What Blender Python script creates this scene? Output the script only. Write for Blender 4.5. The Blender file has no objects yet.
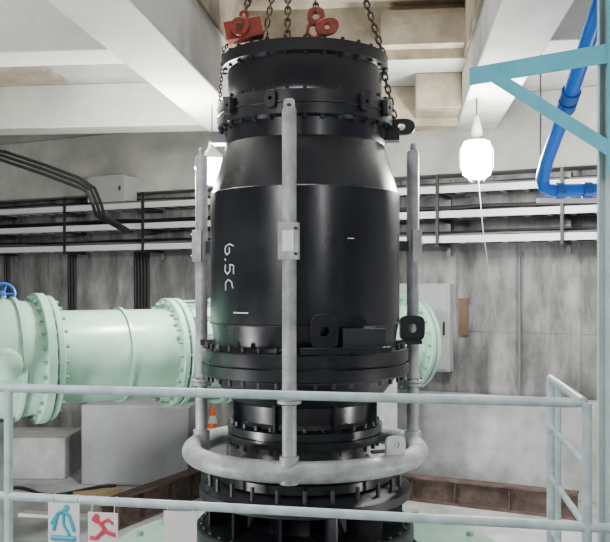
import bpy, bmesh, math, random
from mathutils import Vector, Matrix
random.seed(4)
V=Vector
# ---------------------------------------------------------------- materials
def mat(name,col,rough=.6,metal=0,noise=0,nscale=3,bump=0,col2=None,stretch=(1,1,1),emit=0,coat=0,fine=0,rvar=0):
    m=bpy.data.materials.new(name); m.use_nodes=True
    nt=m.node_tree; b=nt.nodes['Principled BSDF']
    b.inputs['Base Color'].default_value=(*col,1); b.inputs['Roughness'].default_value=rough
    b.inputs['Metallic'].default_value=metal
    if coat: b.inputs['Coat Weight'].default_value=coat; b.inputs['Coat Roughness'].default_value=.2
    if emit:
        b.inputs['Emission Color'].default_value=(*col,1); b.inputs['Emission Strength'].default_value=emit
    if noise or bump:
        tc=nt.nodes.new('ShaderNodeTexCoord'); mp=nt.nodes.new('ShaderNodeMapping')
        mp.inputs['Scale'].default_value=stretch
        n=nt.nodes.new('ShaderNodeTexNoise'); n.inputs['Scale'].default_value=nscale; n.inputs['Detail'].default_value=8
        n.inputs['Roughness'].default_value=.62
        nt.links.new(tc.outputs['Object'],mp.inputs[0]); nt.links.new(mp.outputs[0],n.inputs['Vector'])
        if noise:
            r=nt.nodes.new('ShaderNodeValToRGB')
            c2=col2 or tuple(c*(1-.5*noise) for c in col)
            r.color_ramp.elements[0].color=(*c2,1); r.color_ramp.elements[1].color=(*col,1)
            r.color_ramp.elements[0].position=.36; r.color_ramp.elements[1].position=.64
            nt.links.new(n.outputs['Fac'],r.inputs[0]); out=r.outputs[0]
            if fine:
                n2=nt.nodes.new('ShaderNodeTexNoise'); n2.inputs['Scale'].default_value=nscale*.35; n2.inputs['Detail'].default_value=4
                nt.links.new(tc.outputs['Object'],n2.inputs['Vector'])
                mr=nt.nodes.new('ShaderNodeMapRange'); mr.inputs[1].default_value=.4; mr.inputs[2].default_value=.6
                mr.inputs[3].default_value=1-fine; mr.inputs[4].default_value=1
                nt.links.new(n2.outputs['Fac'],mr.inputs[0])
                mx=nt.nodes.new('ShaderNodeMix'); mx.data_type='RGBA'; mx.blend_type='MULTIPLY'; mx.inputs[0].default_value=1
                nt.links.new(out,mx.inputs[6]); nt.links.new(mr.outputs[0],mx.inputs[7]); out=mx.outputs[2]
            nt.links.new(out,b.inputs['Base Color'])
        if rvar:
            n3=nt.nodes.new('ShaderNodeTexNoise'); n3.inputs['Scale'].default_value=2.2; n3.inputs['Detail'].default_value=9
            nt.links.new(tc.outputs['Object'],n3.inputs['Vector'])
            m3=nt.nodes.new('ShaderNodeMapRange'); m3.inputs[1].default_value=.35; m3.inputs[2].default_value=.65
            m3.inputs[3].default_value=rough; m3.inputs[4].default_value=rough+rvar
            nt.links.new(n3.outputs['Fac'],m3.inputs[0]); nt.links.new(m3.outputs[0],b.inputs['Roughness'])
        if bump:
            bp=nt.nodes.new('ShaderNodeBump'); bp.inputs['Strength'].default_value=bump; bp.inputs['Distance'].default_value=.02
            nt.links.new(n.outputs['Fac'],bp.inputs['Height']); nt.links.new(bp.outputs[0],b.inputs['Normal'])
    return m
M=dict(
 black=mat('black_epoxy',(.006,.0068,.011),.27,0,bump=.06,nscale=10,coat=.15,rvar=.14),
 blacks=mat('black_satin',(.013,.014,.019),.40,bump=.03,rvar=.15),
 dark=mat('dark_steel',(.03,.03,.033),.5,.3),
 alu=mat('galvanised_pipe',(.50,.51,.52),.52,.25,noise=.6,nscale=9,bump=.08,fine=.3),
 galv=mat('galvanised_tray',(.74,.75,.76),.5,.1),
 galvd=mat('tray_rung_steel',(.20,.20,.205),.5,.3),
 green=mat('mint_paint',(.36,.59,.46),.32,noise=.35,nscale=2.5,coat=.3,fine=.12),
 green2=mat('mint_paint_dark',(.20,.36,.28),.45,noise=.5,nscale=3),
 ceil=mat('painted_concrete_ceiling',(.58,.58,.53),.8,noise=.5,nscale=1.3,bump=.2,col2=(.40,.40,.37),fine=.25),
 beam=mat('concrete_beam',(.76,.76,.72),.75,noise=.4,nscale=1.2,bump=.12,col2=(.58,.58,.55),fine=.15),
 beige=mat('bare_concrete_beige',(.52,.45,.33),.85,noise=.8,nscale=2.2,bump=.35,col2=(.28,.23,.17),fine=.35),
 wall=mat('form_concrete',(.42,.415,.41),.85,noise=1,nscale=2.3,bump=.4,col2=(.15,.15,.145),stretch=(1.5,1.5,.42),fine=.45),
 wall2=mat('light_concrete',(.56,.57,.58),.8,noise=.7,nscale=2.5,bump=.2,col2=(.37,.37,.37),fine=.3),
 floor=mat('floor_concrete',(.64,.66,.67),.7,noise=.9,nscale=1.8,bump=.2,col2=(.36,.36,.36),fine=.3),
 greyb=mat('grey_block',(.38,.39,.41),.8,noise=.4,nscale=2,fine=.2),
 rust=mat('rusty_steel',(.15,.10,.085),.75,noise=.8,nscale=6,bump=.2,col2=(.06,.04,.03)),
 cable=mat('cable_black',(.010,.010,.012),.55),
 cableg=mat('cable_grey',(.16,.16,.16),.6),
 rail=mat('railing_paint',(.62,.74,.75),.4,noise=.5,nscale=12,col2=(.42,.54,.55)),
 turq=mat('turquoise_paint',(.12,.52,.66),.5,noise=.3,nscale=5),
 pturq=mat('pale_column_paint',(.64,.76,.76),.5,noise=.3,nscale=5),
 blue=mat('blue_pvc',(.005,.15,.70),.3),
 blued=mat('blue_pvc_collar',(.01,.10,.42),.4),
 red=mat('hoist_red',(.36,.05,.03),.45,noise=.8,nscale=12,col2=(.12,.03,.02)),
 chain=mat('chain_steel',(.10,.07,.055),.45,.7),
 white=mat('white_plastic',(.8,.8,.78),.5),
 box=mat('grey_enamel',(.38,.39,.38),.5),
 panel=mat('panel_grey',(.42,.44,.45),.55,noise=.3,nscale=2),
 brown=mat('brown_board',(.16,.10,.07),.8,noise=.5,nscale=6),
 orange=mat('cone_orange',(.85,.16,.03),.5),
 yellow=mat('timber',(.50,.37,.20),.7,noise=.6,nscale=6,stretch=(1,6,6)),
 signb=mat('sign_blue',(.04,.45,.62),.5), signr=mat('sign_red',(.70,.05,.10),.5),
 chalk=mat('chalk',(.75,.75,.75),.9),
 lamp=mat('lamp_glow',(1,.98,.95),.5,emit=120),
)
# ---------------------------------------------------------------- builder
class Bd:
    def __init__(s,name,parent=None): s.n=name; s.bm=bmesh.new(); s.m=[]; s.p=parent
    def mi(s,k):
        if k not in s.m: s.m.append(k)
        return s.m.index(k)
    def face(s,vs,i):
        try: f=s.bm.faces.new(vs); f.material_index=i; return f
        except ValueError: pass
    def obox(s,c,ax,k):
        c=V(c); ax=[V(a) for a in ax]; i=s.mi(k); v={}
        for a in(-1,1):
            for b in(-1,1):
                for d in(-1,1): v[a,b,d]=s.bm.verts.new(c+ax[0]*a+ax[1]*b+ax[2]*d)
        for q in [((-1,-1,-1),(-1,1,-1),(1,1,-1),(1,-1,-1)),((-1,-1,1),(1,-1,1),(1,1,1),(-1,1,1)),
                  ((-1,-1,-1),(1,-1,-1),(1,-1,1),(-1,-1,1)),((-1,1,-1),(-1,1,1),(1,1,1),(1,1,-1)),
                  ((-1,-1,-1),(-1,-1,1),(-1,1,1),(-1,1,-1)),((1,-1,-1),(1,1,-1),(1,1,1),(1,-1,1))]:
            s.face([v[t] for t in q],i)
    def box(s,a,b,k):
        a=V(a);b=V(b);h=(b-a)/2
        s.obox((a+b)/2,((h.x,0,0),(0,h.y,0),(0,0,h.z)),k)
    def tube(s,pts,r,k,seg=16,closed=False,cap=True,sx=None):
        pts=[V(p) for p in pts]; n=len(pts); i=s.mi(k)
        rs=r if isinstance(r,(list,tuple)) else [r]*n
        T=[]
        for j in range(n):
            if closed: d=(pts[(j+1)%n]-pts[j-1])
            else: d=pts[min(j+1,n-1)]-pts[max(j-1,0)]
            T.append(d.normalized())
        up=sx or (V((0,0,1)) if abs(T[0].z)<.9 else V((0,1,0)))
        up=(up-T[0]*up.dot(T[0])).normalized(); rings=[]
        for j in range(n):
            up=(up-T[j]*up.dot(T[j])).normalized(); w=T[j].cross(up)
            rings.append([s.bm.verts.new(pts[j]+(up*math.cos(2*math.pi*q/seg)+w*math.sin(2*math.pi*q/seg))*rs[j]) for q in range(seg)])
        for j in range(n if closed else n-1):
            A=rings[j];Bq=rings[(j+1)%n]
            for q in range(seg): s.face([A[q],A[(q+1)%seg],Bq[(q+1)%seg],Bq[q]],i)
        if cap and not closed: s.face(rings[0][::-1],i); s.face(rings[-1],i)
    def cyl(s,a,b,r,k,seg=24): s.tube([a,b],r,k,seg)
    def lathe(s,prof,c,k,seg=96,axis=(0,0,1)):
        i=s.mi(k); ax=V(axis).normalized(); u=V((1,0,0)) if abs(ax.x)<.9 else V((0,1,0))
        u=(u-ax*u.dot(ax)).normalized(); w=ax.cross(u); c=V(c); R=[]
        for r,z in prof:
            if r<1e-6: R.append([s.bm.verts.new(c+ax*z)])
            else: R.append([s.bm.verts.new(c+ax*z+(u*math.cos(2*math.pi*q/seg)+w*math.sin(2*math.pi*q/seg))*r) for q in range(seg)])
        for A,Bq in zip(R,R[1:]):
            for q in range(seg):
                q2=(q+1)%seg
                if len(A)==1 and len(Bq)==1: continue
                if len(A)==1: s.face([A[0],Bq[q2],Bq[q]],i)
                elif len(Bq)==1: s.face([A[q],A[q2],Bq[0]],i)
                else: s.face([A[q],A[q2],Bq[q2],Bq[q]],i)
    def bolts(s,c,axis,R,n,r,h,k,off=0):
        ax=V(axis).normalized(); u=V((1,0,0)) if abs(ax.x)<.9 else V((0,1,0))
        u=(u-ax*u.dot(ax)).normalized(); w=ax.cross(u); c=V(c)
        for q in range(n):
            a=2*math.pi*(q+off)/n; p=c+(u*math.cos(a)+w*math.sin(a))*R
            s.cyl(p-ax*h/2,p+ax*h/2,r,k,6)
    def lug(s,c,u,v,w,h,t,hr,k,e=4,N=32,hc=(0,0)):
        i=s.mi(k); c=V(c);u=V(u).normalized();v=V(v).normalized();n=u.cross(v); L=[]
        for side in(-1,1):
            o=[];q_=[]
            for q in range(N):
                a=2*math.pi*q/N; ca,sa=math.cos(a),math.sin(a)
                k_=(abs(ca)**e+abs(sa)**e)**(-1/e)
                o.append(s.bm.verts.new(c+u*(ca*k_*w/2)+v*(sa*k_*h/2)+n*side*t/2))
                q_.append(s.bm.verts.new(c+u*(ca*hr+hc[0])+v*(sa*hr+hc[1])+n*side*t/2))
            L.append((o,q_))
        for q in range(N):
            p=(q+1)%N
            (o0,h0),(o1,h1)=L
            s.face([o0[p],o0[q],h0[q],h0[p]],i); s.face([o1[q],o1[p],h1[p],h1[q]],i)
            s.face([o0[q],o0[p],o1[p],o1[q]],i); s.face([h0[p],h0[q],h1[q],h1[p]],i)
    def chain(s,a,b,k,L=.085,r=.010,w=.024):
        a=V(a);b=V(b);d=(b-a);n=max(2,int(d.length/(L*.72)));T=d.normalized()
        u=T.cross(V((0,1,0.01))).normalized(); w2=T.cross(u)
        for j in range(n):
            c=a+d*((j+.5)/n); e=(u,w2)[j%2]; P=[]
            for q in range(10):
                an=2*math.pi*q/10; st=(L/2-w)*(1 if math.cos(an)>0 else -1)
                P.append(c+T*(math.cos(an)*w+st)+e*math.sin(an)*w)
            s.tube(P,r,k,6,closed=True,sx=T.cross(e))
    def done(s,bevel=0,ang=32):
        bmesh.ops.recalc_face_normals(s.bm,faces=s.bm.faces[:])
        me=bpy.data.meshes.new(s.n); s.bm.to_mesh(me); s.bm.free()
        for k in s.m: me.materials.append(M[k])
        for p in me.polygons: p.use_smooth=True
        me.set_sharp_from_angle(angle=math.radians(ang))
        o=bpy.data.objects.new(s.n,me); bpy.context.scene.collection.objects.link(o)
        if bevel:
            bv=o.modifiers.new('bevel','BEVEL'); bv.width=bevel; bv.segments=2; bv.limit_method='ANGLE'
        if s.p: o.parent=s.p
        return o
def empty(name,loc=(0,0,0)):
    e=bpy.data.objects.new(name,None); bpy.context.scene.collection.objects.link(e); return e
E=1.6      # eye height above the platform
# ---------------------------------------------------------------- camera
cd=bpy.data.cameras.new('camera'); cam=bpy.data.objects.new('camera',cd)
bpy.context.scene.collection.objects.link(cam); bpy.context.scene.camera=cam
cam.location=(0,0,E); cam.rotation_euler=(math.radians(90),0,0)
cd.sensor_width=36; cd.lens=50.16; cd.shift_y=14/610; cd.clip_end=200
# ---------------------------------------------------------------- room shell
ra=V((.111,.994,0)); rr=V((.994,-.111,0))
def rbox(b,l0,l1,d0,d1,z0,z1,k):
    c=rr*((l0+l1)/2)+ra*((d0+d1)/2)+V((0,0,(z0+z1)/2))
    b.obox(c,(rr*((l1-l0)/2),ra*((d1-d0)/2),V((0,0,(z1-z0)/2))),k)
FZ=-1.4; CZ=4.3
f=Bd('floor'); ox,oy,h=0,8.5,1.22
f.box((-10,3.95,FZ-.4),(-h,19,FZ),'floor'); f.box((h,3.95,FZ-.4),(8,19,FZ),'floor')
f.box((-h,3.95,FZ-.4),(h,oy-h,FZ),'floor'); f.box((-h,oy+h,FZ-.4),(h,19,FZ),'floor'); f.done()
f=Bd('floor_platform'); f.box((-6,-4,-.25),(6,3.95,0),'floor'); f.box((-6,3.75,FZ),(6,3.93,-.25),'wall2'); f.done()
c=Bd('ceiling')
HL,HR,HN,HF=-1.9,.78,3.6,10.2
for (l0,l1,d0,d1) in [(-11,HL,-4,20),(HR,9,-4,20),(HL,HR,-4,HN),(HL,HR,HF,20)]:
    rbox(c,l0,l1,d0,d1,CZ,CZ+1.1,'ceil')
rbox(c,HL,HR,HF-.03,HF,CZ-.02,CZ+1.12,'beige'); rbox(c,HL,HL+.03,HN,HF-.03,CZ-.02,CZ+1.12,'beige'); rbox(c,HR-.03,HR,HN,HF-.03,CZ-.02,CZ+1.12,'beige')
rbox(c,HL+.03,HR-.03,HF-.45,HF-.03,CZ+.62,CZ+1.12,'beige')
rbox(c,HR-1.0,HR-.03,HF-.25,HF-.03,CZ+.1,CZ+.5,'beige')
rbox(c,-6.6,-4.35,8.3,10.8,CZ-.05,CZ-.002,'beige')
c.done()
b=Bd('ceiling_beam_left'); rbox(b,-2.5,-1.9,-4,16.5,3.62,CZ,'beam'); b.done(.02)
b=Bd('ceiling_beam_right'); rbox(b,.78,1.35,-4,12.6,3.8,CZ,'beam'); b.done(.02)
b=Bd('ceiling_beam_cross')
rbox(b,-1.9,.78,11.6,12.0,3.75,CZ,'beige'); rbox(b,.2,.78,10.9,11.6,3.85,CZ,'beige')
for d in (7.4,11.0): rbox(b,-9,-2.5,d,d+.5,3.72,CZ,'beam')
rbox(b,1.35,7,8.2,8.7,3.9,CZ,'beam'); b.done(.015)
wt=V((-.896,.444,0)); wn=V((-.444,-.896,0)); W0=V((4.0,12.0,0))
def W(s,o,z): return W0+wt*s+wn*o+V((0,0,z))
def wbox(b,s0,s1,o0,o1,z0,z1,k):
    b.obox(W((s0+s1)/2,(o0+o1)/2,(z0+z1)/2),(wt*((s1-s0)/2),wn*((o1-o0)/2),V((0,0,(z1-z0)/2))),k)
b=Bd('wall_back'); wbox(b,-2.6,15,-.4,-.03,FZ,CZ,'wall')
s=-2.6
while s<15:
    o=random.uniform(-.004,.004)
    wbox(b,s+.003,s+.897,-.03,o,FZ,.9,'wall'); wbox(b,s+.003,s+.897,-.03,o+.003,.905,CZ,'wall'); s+=.9
b.done()
b=Bd('trim_wall_beam'); wbox(b,-2.6,15,.02,.5,3.22,CZ,'ceil'); b.done(.02)
b=Bd('wall_plinth'); wbox(b,-2.6,3.6,.02,.3,FZ,-.02,'wall2'); b.done(.02)
b=Bd('wall_left'); b.box((-9.8,-4,FZ),(-9.4,18.9,CZ),'wall'); b.done()
b=Bd('wall_right'); b.box((6.3,-4,FZ),(6.7,11.2,CZ),'wall'); b.done()
# ---------------------------------------------------------------- pump
P=empty('vertical_pump'); pc=V((0,8.5,0))
b=Bd('discharge_casing',P)
b.lathe([(0,3.70),(.60,3.70),(.60,3.84),(.83,3.84),(.83,3.73),(.77,3.71),(.765,3.44),(.80,3.38),(.87,3.37),(.87,3.27),(.885,3.265),(.885,3.25),(.87,3.245),(.87,3.15),(.80,3.13),(.79,2.96)],pc,'black')
b.bolts(pc+V((0,0,3.785)),(0,0,1),.795,28,.02,.17,'blacks')
b.bolts(pc+V((0,0,3.26)),(0,0,1),.835,32,.022,.30,'blacks')
b.done()
b=Bd('column_body',P)
b.lathe([(.79,3.05),(.79,2.97),(.795,2.96),(.93,2.50),(.94,2.49),(.94,1.24),(.93,1.22),(.905,1.06),(.90,1.02),(.91,.99),(1.02,.98),(1.025,.97),(1.025,.87),(1.0,.865),(1.0,.845),(1.03,.84),(1.03,.74),(1.02,.73),(.92,.725),(.91,.70),(.74,.48),(.70,.46),(.68,.30),(.70,.26),(.77,.235),(.77,.17),(.75,.165),(.75,.155),(.77,.15),(.77,.08),(.62,.07),(.60,-.1),(.60,-.34)],pc,'black',ang if False else 96)
b.lathe([(.90,1.235),(.948,1.235),(.948,1.225),(.90,1.225)],pc,'blacks')
b.bolts(pc+V((0,0,.855)),(0,0,1),.975,36,.022,.36,'blacks',.5)
b.bolts(pc+V((0,0,.155)),(0,0,1),.725,28,.022,.26,'blacks')
for q in range(8):
    a=2*math.pi*(q+.5)/8; d=V((math.cos(a),math.sin(a),0)); t=V((-d.y,d.x,0))
    b.obox(pc+d*.70+V((0,0,.36)),(d*.05,t*.012,V((0,0,.14))),'black')
b.done(ang=12)
b=Bd('suction_bowl',P)
b.lathe([(.60,-.28),(1.02,-.36),(1.05,-.38),(1.05,-.46),(1.02,-.47),(.66,-.48),(.62,-.60),(.66,-.72),(1.06,-.74),(1.08,-.76),(1.08,-.88),(1.04,-.90),(.97,-1.05),(.92,-1.3),(.86,-1.7),(.6,-1.9),(0,-1.9)],pc,'blacks')
for q in range(12):
    a=2*math.pi*(q+.4)/12; d=V((math.cos(a),math.sin(a),0)); t=V((-d.y,d.x,0))
    b.obox(pc+d*.82+V((0,0,-.61)),((d*.86+t*.5)*.17,(t*.86-d*.5)*.012,V((0,0,.13))),'black')
b.bolts(pc+V((0,0,-.82)),(0,0,1),1.02,36,.025,.2,'dark')
b.lathe([(.85,-.30),(.85,-.22),(.80,-.2),(.60,-.2)],pc,'black')
b.bolts(pc+V((0,0,-.29)),(0,0,1),.95,24,.022,.12,'dark')
b.done()
b=Bd('lifting_lugs',P)
def rad(phi): # phi from front, + to the right
    a=math.radians(phi); d=V((math.sin(a),-math.cos(a),0)); t=V((math.cos(a),math.sin(a),0)); return d,t
up=V((0,0,1))
for phi in (14,98,-98,-170):
    d,t=rad(phi)
    if phi==14:
        b.lug(pc+d*1.0+up*1.19-t*.08,t,up,.26,.30,.05,.045,'black')
        b.obox(pc+d*.98+up*1.015+t*.12,(t*.42,d*.05,up*.03),'black')
        b.obox(pc+d*.965+up*1.12+t*.30,(t*.20,d*.03,up*.09),'blacks')
    elif phi==-98: b.obox(pc+d*1.0+up*1.02,(d*.06,t*.07,up*.03),'black')
    else:
        b.lug(pc+d*1.10+up*1.16,d,up,.26,.26,.06,.045,'black'); b.obox(pc+d*1.06+up*1.02,(d*.13,t*.07,up*.02),'black')
for phi in (84,-96,175):
    d,t=rad(phi)
    if phi!=-96: b.lug(pc+d*.96+up*3.16,d,up,.26,.16,.06,.035,'black',e=2.6)
    b.obox(pc+d*.86+up*3.08,(d*.08,t*.09,up*.06),'black')
for phi in (-52,-20,38,60):
    d,t=rad(phi); b.lug(pc+d*.90+up*3.28,t,up,.10,.16,.05,.018,'blacks')
b.done(.004)
b=Bd('chalk_marks',P)
def surf(phi,z,r=.945):
    d,_=rad(phi); return pc+d*r+up*z
def stroke(pts,phi0,z0,sc=1):
    q=[]
    for (p0,p1) in zip(pts,pts[1:]):
        for i in range(3): q.append((p0[0]+(p1[0]-p0[0])*i/3,p0[1]+(p1[1]-p0[1])*i/3))
    q.append(pts[-1])
    b.tube([surf(phi0+math.degrees(bb*sc/.94),z0-a*sc) for a,bb in q],.0055,'chalk',5)
PH=-52
stroke([(.02,.13),(-.0,.07),(.02,.01),(.07,0),(.1,.03),(.08,.07),(.03,.07)],PH,1.98,1)
stroke([(.135,.0),(.15,.01)],PH,1.98)
stroke([(.28,.13),(.2,.13),(.19,.075),(.25,.08),(.28,.04),(.25,0),(.19,.01)],PH,1.98)
stroke([(.41,.12),(.35,.10),(.33,.05),(.36,.01),(.43,.01)],PH,1.98)
b.tube([surf(x,1.345,.945) for x in (-44,-42,-40,-38,-36,-33)],.006,'chalk',5)
b.tube([surf(x,2.02,.943) for x in (24,26,28)],.004,'chalk',5)
b.done()
# ---------------------------------------------------------------- lifting frame (posts and ring)
F=empty('lifting_frame')
b=Bd('ring',F); zr=-.03
b.tube([pc+V((math.cos(a)*1.12,math.sin(a)*1.12,zr)) for a in [2*math.pi*q/96 for q in range(96)]],.098,'alu',20,closed=True)
b.lug(pc+V((.80,-.80,.12)),(.8,.5,0),up,.17,.22,.03,.03,'alu',hc=(0.03,.03))
b.lug(pc+V((.86,-.75,.12)),(.8,.5,0),up,.12,.20,.03,.02,'alu')
for a in (20,100,140,200,250,300,340):
    d=V((math.cos(math.radians(a)),math.sin(math.radians(a)),0)); b.obox(pc+d*.90+up*(-.12),(d*.17,V((-d.y,d.x,0))*.03,up*.015),'dark')
b.done()
for i,(phi,zt,R) in enumerate(((-7,3.14,1.12),(100,2.97,1.12),(-104,2.93,1.10))):
    d,t=rad(phi); b=Bd('post_%d'%(i+1),F); r=.063
    b.tube([pc+d*R+up*z for z in (zr,zt-.02,zt)],[r,r,r*.85],'alu',24)
    b.cyl(pc+d*R+up*(zr-.1),pc+d*R+up*(zr+.14),.085,'alu')
    b.lug(pc+d*R+up*(zt+.02),t,up,.10,.12,.03,.02,'alu')
    zc=1.98 if i==0 else 2.0
    b.obox(pc+d*(R+.02)+up*zc,(t*.09,d*.05,up*.16),'alu')
    b.obox(pc+d*(R+.075)+up*zc,(t*.05,d*.008,up*.09),'galv')
    for dz in(-.11,.11): b.cyl(pc+d*(R+.06)+t*.065+up*(zc+dz),pc+d*(R+.09)+t*.065+up*(zc+dz),.016,'dark',6)
    b.obox(pc+d*(R-.10)+up*zc,(t*.03,d*.07,up*.05),'blacks')
    zf=.62
    b.cyl(pc+d*R+up*(zf-.015),pc+d*R+up*(zf+.015),.105,'alu'); b.cyl(pc+d*R+up*(zf-.05),pc+d*R+up*(zf-.02),.105,'alu')
    b.bolts(pc+d*R+up*(zf-.017),(0,0,1),.087,6,.012,.09,'dark')
    b.done(.003)
# ---------------------------------------------------------------- chains, hoist blocks
hook=V((0,8.5,6.3))
b=Bd('lifting_chains')
pA=V((-.58,8.0,4.12)); pB=V((.10,7.78,4.12))
b.chain(pA,hook,'chain'); b.chain(pB,hook,'chain'); b.chain(V((-.16,7.75,3.86)),hook+V((-.15,0,0)),'chain')
b.chain(V((.77,8.35,3.86)),hook,'chain'); b.chain(V((.75,8.35,3.8)),V((.90,8.42,3.2)),'chain')
b.chain(V((-.80,8.4,3.95)),V((-.86,8.38,3.2)),'chain',L=.05,r=.006,w=.014); b.chain(V((-.78,8.4,3.95)),pA,'chain',L=.05,r=.006,w=.014)
b.chain(V((-.5,9.1,3.86)),hook,'chain')
b.done()
b=Bd('chain_hoist')
b.obox((-.57,7.93,3.975),((.17,0,.03),(0,.08,0),(-.015,0,.085)),'red'); b.cyl((-.60,7.80,3.98),(-.60,8.06,3.98),.085,'red')
b.cyl((-.60,7.79,3.98),(-.60,7.81,3.98),.03,'chain')
b.lug((-.57,7.93,4.12),(1,0,0),(0,0,1),.09,.09,.03,.022,'red',e=2)
b.tube([(-.44,7.9,3.9),(-.40,7.88,3.86),(-.42,7.86,3.82)],.015,'chain',8); b.done(.02)
b=Bd('hook_block')
b.lug((.10,7.76,4.05),(1,0,0),(0,0,1),.16,.16,.09,.035,'red',e=2.4)
b.lug((.20,7.74,3.95),(1,0,.3),(-.3,0,1),.22,.15,.07,.025,'red',e=2.2)
b.tube([(.10,7.74,3.99),(.03,7.74,3.96),(.02,7.74,3.89),(.08,7.74,3.85),(.15,7.74,3.88)],.02,'red',8); b.done(.01)
b=Bd('crane_hook'); b.lathe([(0,-.1),(.08,-.06),(.12,.1),(.12,.4),(.05,.46),(0,.46)],hook,'red',24); b.cyl(hook+V((0,0,.4)),hook+V((0,0,2.3)),.02,'chain',8)
b.box((-.15,3,8.55),(.15,14,8.85),'red'); b.done()
# ---------------------------------------------------------------- green water main
G=empty('water_pipe'); g0=V((-3.07,9.5,.78)); gd=V((5.05,3.0,0)).normalized(); gl=5.35
def fl(b,s,r,t,k='green',n=24,rp=.55):
    b.lathe([(rp-.02,s-t/2),(r-.01,s-t/2),(r,s-t/2+.01),(r,s+t/2-.01),(r-.01,s+t/2),(rp-.02,s+t/2)],g0,k,72,gd)
    b.bolts(g0+gd*s,gd,r-.055,n,.02,t+.10,'green2')
b=Bd('pipe_run',G)
b.lathe([(.53,.2),(.53,gl)],g0,'green',72,gd)
fl(b,.18,.70,.07); fl(b,1.62,.66,.07); fl(b,1.72,.66,.07); fl(b,2.25,.66,.07); fl(b,2.35,.66,.07)
b.lathe([(.55,1.8),(.585,1.82),(.585,2.16),(.55,2.18)],g0,'green',72,gd)
for q in range(16):
    a=2*math.pi*q/16; u=gd.cross(up).normalized(); w=gd.cross(u)
    p=g0+(u*math.cos(a)+w*math.sin(a))*.62; b.cyl(p+gd*1.6,p+gd*2.35,.014,'green2',8)
fl(b,gl-.12,.68,.07); b.lathe([(0,gl),(.67,gl),(.68,gl-.01),(.68,gl-.07),(0,gl-.07)],g0,'green',72,gd)
b.lathe([(.535,1.0),(.56,1.0),(.56,1.03),(.535,1.03)],g0,'green',72,gd)
b.done()
b=Bd('pipe_saddles',G); u=gd.cross(up).normalized()
for s_ in (3.3,4.6):
    c0=g0+gd*s_; c0.z=(FZ+.33)/2
    b.obox(c0,(u*.45,gd*.16,up*((.33-FZ)/2)),'wall2')
b.done()
Vv=empty('butterfly_valve')
b=Bd('valve_body',Vv)
b.lathe([(.52,-.9),(.70,-.9),(.71,-.89),(.71,-.80),(.70,-.79),(.63,-.78),(.64,-.5),(.67,-.3),(.63,0),(.63,.02),(.73,.03),(.73,.12),(.52,.13)],g0,'green',72,gd)
b.lathe([(.53,-3.5),(.53,-.9)],g0,'green',72,gd)
b.bolts(g0+gd*.08,gd,.675,26,.022,.2,'green2'); b.bolts(g0-gd*.85,gd,.655,24,.022,.2,'green2')
for s_ in(-.6,-.2): b.lathe([(.62,s_-.02),(.69,s_-.02),(.69,s_+.02),(.62,s_+.02)],g0,'green',72,gd)
b.lathe([(0,.35),(.05,.34),(.13,.30),(.17,.22),(.18,.0)],g0-gd*.4-V((gd.y,-gd.x,0))*-.50,'green',32,(gd.y,-gd.x,0))
b.box((-3.75,8.95,FZ),(-3.25,9.45,.12),'wall2')
b.done()
b=Bd('handwheel',Vv); hw=V((-3.32,9.35,1.50))
b.cyl(hw-V((0,0,.2)),hw+V((0,0,.02)),.03,'green2',12); hx=V((.3,-.9,.3)).normalized(); hu=V((1,.33,0)).normalized(); hv=hx.cross(hu)
b.tube([hw+(hu*math.cos(a)+hv*math.sin(a))*.12 for a in [2*math.pi*q/28 for q in range(28)]],.018,'blued',10,closed=True)
for a in range(5): b.cyl(hw,hw+(hu*math.cos(a*1.257)+hv*math.sin(a*1.257))*.12,.012,'blued',8)
b.lathe([(0,.04),(.03,.03),(.035,-.04),(0,-.04)],hw,'blued',16,hx); b.done()
b=Bd('pump_sole_plate')
b.lathe([(1.16,FZ+.0),(1.16,FZ+.38),(1.5,FZ+.38),(2.0,FZ+.34),(2.14,FZ+.2),(2.14,FZ+.001)],pc,'green',96)
b.bolts(pc+up*(FZ+.32),(0,0,1),1.8,24,.04,.16,'green2'); b.done()
# ---------------------------------------------------------------- cable trays
TZ=(2.93,2.57,2.21)
for n,z in enumerate(TZ):
    b=Bd('cable_tray'); 
    for o,k in ((.10,'galvd'),(.62,'galv')): wbox(b,-2.5,14,o-.010,o+.010,z,z+.10,k); wbox(b,-2.5,14,o-.03,o+.03,z,z+.012,k)
    s=-2.4
    while s<14: wbox(b,s-.025,s+.025,.11,.61,z+.008,z+.03,'galv'); s+=.32
    for q in range(15):
        o=.13+(q%11)*.042; zz=.06+random.uniform(0,.06)+(.06 if q>10 else 0)
        pts=[W(-2.5+i*.55,o+random.uniform(-.02,.02),z+zz+random.uniform(0,.025)) for i in range(31)]
        b.tube(pts,random.choice((.018,.024,.032)),'cableg' if q in(4,9) else 'cable',6)
    b.done()
b=Bd('cable_tray_brackets'); s=-1.5
while s<14:
    wbox(b,s-.03,s+.03,.03,.09,2.05,3.2,'galvd'); wbox(b,s-.02,s+.02,.65,.68,2.15,3.2,'dark')
    for z in TZ: wbox(b,s-.025,s+.025,.05,.68,z-.045,z-.002,'dark')
    s+=1.75
b.done()
b=Bd('cable_risers')
for s0,n_,z0 in ((7.6,5,.2),(-.75,3,-.02),(9.3,3,.4),(11,2,.2)):
    for q in range(n_): b.tube([W(s0+q*.07,.06,2.2),W(s0+q*.07,.05,1.6),W(s0+q*.07,.05,z0)],.027,'cable',8)
b.done()
b=Bd('overhead_cables')
for q in range(3):
    o=V((0,.1*q,.07*q-.05))
    b.tube([V((-5.6,12,3.65))+o,V((-4.3,12,3.42))+o,V((-3.7,12,3.22))+o,V((-3.25,12,3.05))+o,V((-3.08+q*.03,12,2.93))+V((0,.1*q,.03*q)),V((-3.0+q*.06,12,2.75)),V((-3.0+q*.06,12.2,2.6)),V((-3.05+q*.06,14.4,2.50))],.024,'cable',10)
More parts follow.
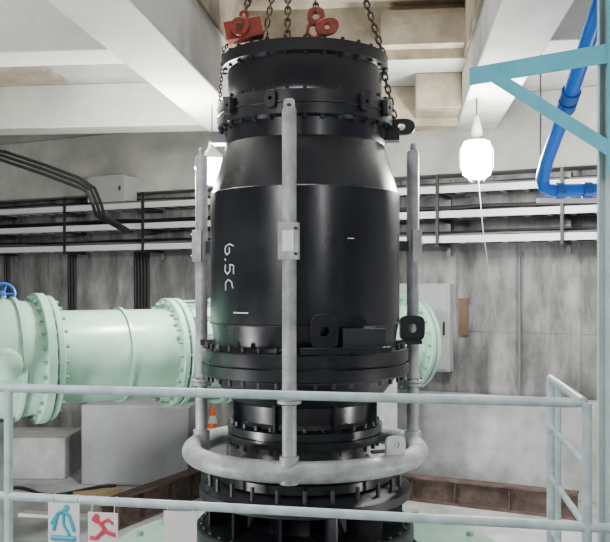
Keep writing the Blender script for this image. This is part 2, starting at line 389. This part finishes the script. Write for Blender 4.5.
b.done()
b=Bd('junction_box'); wbox(b,7.5,8.25,.50,.86,3.06,3.48,'box'); wbox(b,7.47,8.28,.86,.88,3.04,3.50,'box'); wbox(b,7.55,7.59,.88,.90,3.22,3.30,'dark'); wbox(b,7.65,8.1,.5,.86,3.03,3.06,'galvd'); b.done(.01)
b=Bd('electrical_panel'); wbox(b,1.95,2.8,.02,.2,.30,1.62,'panel'); wbox(b,1.98,2.77,.2,.215,.33,1.59,'panel'); wbox(b,2.02,2.05,.215,.24,.85,1.05,'dark'); b.done(.008)
b=Bd('wall_board'); wbox(b,1.72,1.86,.02,.05,.85,1.4,'brown'); wbox(b,1.74,1.84,.05,.06,.9,1.35,'brown'); b.done()
b=Bd('wall_conduit')
b.tube([W(.95,.06,2.1),W(.95,.06,.0)],.02,'galvd',10)
b.done()
# ---------------------------------------------------------------- lamps
lp=V((2.02,10,3.10))
b=Bd('hanging_work_lamp')
b.cyl(lp+V((0,0,.48)),lp+V((0,0,1.2)),.008,'cable',8)
b.lathe([(0,.50),(.03,.49),(.05,.42),(.07,.30),(.075,.22),(.12,.2),(.12,.19)],lp,'box',24)
b.lathe([(0,-.25),(.10,-.24),(.16,-.2),(.17,-.1),(.17,.1),(.15,.18),(.0,.19)],lp,'lamp',24)
for q in range(6):
    a=q*math.pi/3; d=V((math.cos(a),math.sin(a),0))
    b.tube([lp+d*.12+up*.2,lp+d*.195+up*.1,lp+d*.195-up*.12,lp+d*.08-up*.28],.004,'box',5)
b.tube([lp+V((.02,0,-.25)),lp+V((.1,.1,-.9)),lp+V((.3,.3,-1.9)),lp+V((.7,.8,-3.0))],.005,'box',6)
b.done()
l2=V((-1.04,9.5,2.90))
b=Bd('flood_lamp')
b.lathe([(0,-.19),(.13,-.15),(.19,.0),(.16,.10),(0,.12)],l2,'lamp',24)
b.lathe([(.03,.30),(.05,.22),(.12,.14),(.15,.11),(.15,.10)],l2,'box',24); b.cyl(l2+up*.25,l2+up*1.40,.008,'cable',6); b.done()
# ---------------------------------------------------------------- turquoise frame, column, blue pipe
b=Bd('steel_bracket_frame')
p1=V((1.20,6.2,3.12)); p2=V((2.06,5.52,3.12)); d=(p2-p1).normalized(); n=V((-d.y,d.x,0))
b.obox((p1+p2)/2,((p2-p1)/2,n*.006,up*.065),'turq'); b.obox((p1+p2)/2+up*.06+n*.05,((p2-p1)/2,n*.05,up*.006),'turq')
q1=p1+d*.2-up*.03; q2=V((2.02,5.55,2.47)); dd=(q2-q1); nn=dd.cross(n).normalized()
b.obox((q1+q2)/2-n*.01,(dd/2,n*.006,nn*.045),'turq'); b.obox((q1+q2)/2+n*.03,(dd/2,n*.04,nn*.005),'turq')
b.obox(V((2.03,5.53,2.95)),(d*.06,n*.012,up*.62),'turq')
b.done(.003)
b=Bd('steel_column'); cpt=V((2.07,5.66,0))
b.obox(cpt+up*((CZ+FZ)/2)-n*0,(d*.09,n*.008,up*((CZ-FZ)/2)),'pturq')
for s_ in(-1,1): b.obox(cpt+d*.09*s_+up*((CZ+FZ)/2),(d*.008,n*.08,up*((CZ-FZ)/2)),'pturq')
b.obox(cpt+up*(FZ+.01),(d*.18,n*.16,up*.01),'pturq'); b.done(.003)
b=Bd('blue_pipe')
pts=[(2.06,5.8,3.85),(2.10,6.0,3.63),(2.17,7.0,3.12),(2.22,7.8,2.74),(2.235,8,2.60),(2.26,8.02,2.52),(2.32,8.02,2.49),(2.8,8.02,2.50),(4.2,8.02,2.50),(6.3,8.02,2.50)]
b.tube([(2.02,5.5,4.3)]+pts,.062,'blue',18)
def col(a,c_,r=.078): b.cyl(a,c_,r,'blued',20)
P0=V((2.17,7.0,3.12)); dv=(V((2.17,7,3.12))-V((2.10,6,3.63))).normalized(); col(P0-dv*.12,P0-dv*.02); col(P0+dv*.01,P0+dv*.1)
col(V((2.36,8.02,2.49)),V((2.44,8.02,2.492))); col(V((2.62,8.02,2.495)),V((2.70,8.02,2.495)))
b.done()
b=Bd('pipe_hanger'); b.obox((2.55,8.05,2.40),((.35,0,0),(0,.03,0),(0,0,.02)),'galv'); b.cyl((2.25,8.12,2.40),(2.25,8.12,3.9),.008,'galvd',8); b.cyl((2.85,8.05,2.40),(2.85,8.05,3.9),.008,'galvd',8); b.done()
# ---------------------------------------------------------------- railing
R=empty('safety_railing')
def ry(x): return 3.6-.2*(x-1.194)
b=Bd('rails_and_posts',R); xr=1.194; rt=.021
def rp(x,z): return V((x,ry(x),z))
far=lambda z: V((1.315,4.55,z))
cor=[rp(-3.4,1.1),rp(xr-.05,1.1),rp(xr-.015,1.1)+V((0,.02,0)),V((xr,3.65,1.1)),far(1.1)]
b.tube(cor,rt,'rail',14)
b.tube([rp(-3.4,.575),rp(1.75,.575)],rt,'rail',14)
for z in (.84,.575,.3): b.tube([V((xr,3.62,z)),far(z)],.016,'rail',12)
b.tube([rp(-3.4,.12),rp(1.75,.12)],rt,'rail',14)
for x in (-3.2,-1.44,xr): b.tube([rp(x,0),rp(x,1.1)],rt,'rail',14)
b.tube([V((1.315,4.55,-.25)),far(1.1)],rt,'rail',14); b.tube([V((1.28,4.3,-.25)),V((1.28,4.3,1.1))],.016,'rail',12)
for x in(-3.2,-1.44,xr): b.cyl(rp(x,0),rp(x,.012),.06,'rail',20)
b.box((1.1,3.9,-.28),(1.6,4.65,-.25),'rail')
b.done()
def sign(x0,x1,z0,z1,kind):
    S=empty('safety_sign'); b=Bd('plate',S); nrm=V((-.196,-.98,0)); t=V((.98,-.196,0))
    def q(x,z,o=0): return rp(x,z)+nrm*(.03+o)
    b.obox((q(x0,z0)+q(x1,z1))/2,(t*((x1-x0)/2),nrm*.0015,up*((z1-z0)/2)),'white')
    for x in (x0+.02,x1-.02): b.tube([q(x,z1-.01,.002),rp(x,z1+.02)+nrm*.026,rp(x,.60)],.002,'white',6)
    cx=(x0+x1)/2; 
    def ln(pts,r,k): b.tube([q(cx+px,z1+pz,.004) for px,pz in pts],r,k,8)
    if kind==1:
        ln([(-.05,-.13),(-.03,-.05),(0,-.035),(.03,-.06),(.055,-.13)],.009,'signb'); ln([(-.03,-.05),(-.06,-.10)],.007,'signb'); ln([(.0,-.04),(.0,-.10),(.03,-.15)],.007,'signb'); ln([(-.06,-.165),(.06,-.165)],.012,'signb')
        b.lathe([(0,0),(.014,0),(.014,.004),(0,.004)],q(cx+.015,z1-.02,.004),'signb',16,nrm)
    if kind==2:
        ln([(-.05,-.03),(-.01,-.05),(.02,-.09),(.06,-.10)],.010,'signr'); ln([(-.01,-.05),(.03,-.03),(.05,-.05)],.007,'signr'); ln([(.01,-.08),(-.03,-.12),(-.06,-.12)],.009,'signr'); ln([(-.06,-.17),(.06,-.15)],.010,'signr')
        b.lathe([(0,0),(.014,0),(.014,.004),(0,.004)],q(cx-.03,z1-.02,.004),'signr',16,nrm)
    b.done()
sign(-1.22,-1.06,.34,.565,1); sign(-1.02,-.87,.30,.53,2); sign(-.65,-.49,.30,.555,3)
# ---------------------------------------------------------------- floor clutter
b=Bd('concrete_plinth'); b.obox((-2.50,13.1,FZ+.60),((.82,-.1,0),(.04,.45,0),(0,0,.60)),'greyb'); b.obox((-4.5,13.6,FZ+.32),((.8,0,0),(0,.5,0),(0,0,.32)),'wall2'); b.done(.02)
b=Bd('concrete_pedestal'); b.obox((-1.38,12.6,FZ+.42),((.25,0,0),(0,.3,0),(0,0,.42)),'wall2'); b.done(.015)
b=Bd('traffic_cone'); cc=V((-1.36,12.5,FZ+.84)); b.obox(cc+up*.015,((.12,0,0),(0,.12,0),(0,0,.015)),'orange')
b.lathe([(.09,.03),(.07,.13)],cc,'orange',24); b.lathe([(.07,.13),(.05,.24)],cc,'white',24); b.lathe([(.05,.24),(.02,.38),(0,.38)],cc,'orange',24); b.done()
def ibeam(name,a,c_,hh=.38,w=.2):
    b=Bd(name); a=V(a);c_=V(c_);d=(c_-a).normalized();n=V((-d.y,d.x,0));m=(a+c_)/2;L=(c_-a)/2
    b.obox(m+up*(.012),(L,n*w/2,up*.012),'rust'); b.obox(m+up*(hh-.012),(L,n*w/2,up*.012),'rust'); b.obox(m+up*hh/2,(L,n*.008,up*(hh/2-.02)),'rust')
    for q in(-.8,-.3,.3,.8): b.obox(m+L*q+up*hh/2,(d*.006,n*w*.45,up*(hh/2-.02)),'rust')
    b.done()
ibeam('steel_beam',(-2.45,10.25,FZ),(-1.5,12.2,FZ)); ibeam('steel_beam',(1.3,12.0,FZ),(3.5,10.9,FZ),.34)
b=Bd('timber_offcuts'); b.obox((-2.95,12.1,FZ+.04),((.3,.15,0),(-.03,.06,0),(0,0,.04)),'yellow'); b.obox((-3.2,11.0,FZ+.02),((.5,-.1,0),(.02,.08,0),(0,0,.02)),'white'); b.obox((-2.6,11.6,FZ+.03),((.1,.25,0),(.06,-.02,0),(0,0,.03)),'yellow'); b.done()
b=Bd('floor_hose'); b.tube([(-4.6+i*.12,12.2+.25*math.sin(i*.55)+i*.01,FZ+.025) for i in range(16)],.025,'cable',8); b.done()
# ---------------------------------------------------------------- lights
def light(name,kind,loc,power,size=None,rot=None,col=(1,1,1),target=None,sy=None):
    l=bpy.data.lights.new(name,kind); l.energy=power; l.color=col
    if kind=='AREA':
        l.size=size
        if sy: l.shape='RECTANGLE'; l.size_y=sy
    elif size is not None: l.shadow_soft_size=size
    o=bpy.data.objects.new(name,l); bpy.context.scene.collection.objects.link(o); o.location=loc
    if target is not None: o.rotation_euler=(V(target)-V(loc)).to_track_quat('-Z','Y').to_euler()
    return o
light('work_lamp_light','POINT',lp-V((0,.3,.1)),380,.15,col=(1,.98,.94))
light('flood_lamp_light','POINT',l2-V((.35,.1,.1)),420,.12,col=(1,.97,.92))
light('camera_side_fill','AREA',(-3.5,1.5,3.6),230,.5,target=(-.5,9,1.2),sy=2.2)  # added fill from the camera side, out of view; no tube fixture exists
light('camera_side_fill','AREA',(2.6,1.0,3.6),90,.4,target=(0,9,1.5),sy=2)  # weaker added fill from the right of the camera
light('hatch_top_fill','AREA',(-.5,7,8.3),330,2.5,target=(0,8,0))  # added area light above the hatch, lights the pump from above
light('low_uplight_fill','AREA',(-4.8,6.5,-.8),280,.8,target=(-3.5,11,4.3))  # added uplight, out of view, brightens the left ceiling; no floodlight there
light('low_uplight_fill','AREA',(4.6,7.0,-.8),110,.8,target=(2.5,12,3))  # second added uplight, for the right side of the room
w=bpy.data.worlds.new('world'); bpy.context.scene.world=w; w.use_nodes=True
w.node_tree.nodes['Background'].inputs[0].default_value=(.85,.92,1,1); w.node_tree.nodes['Background'].inputs[1].default_value=.2
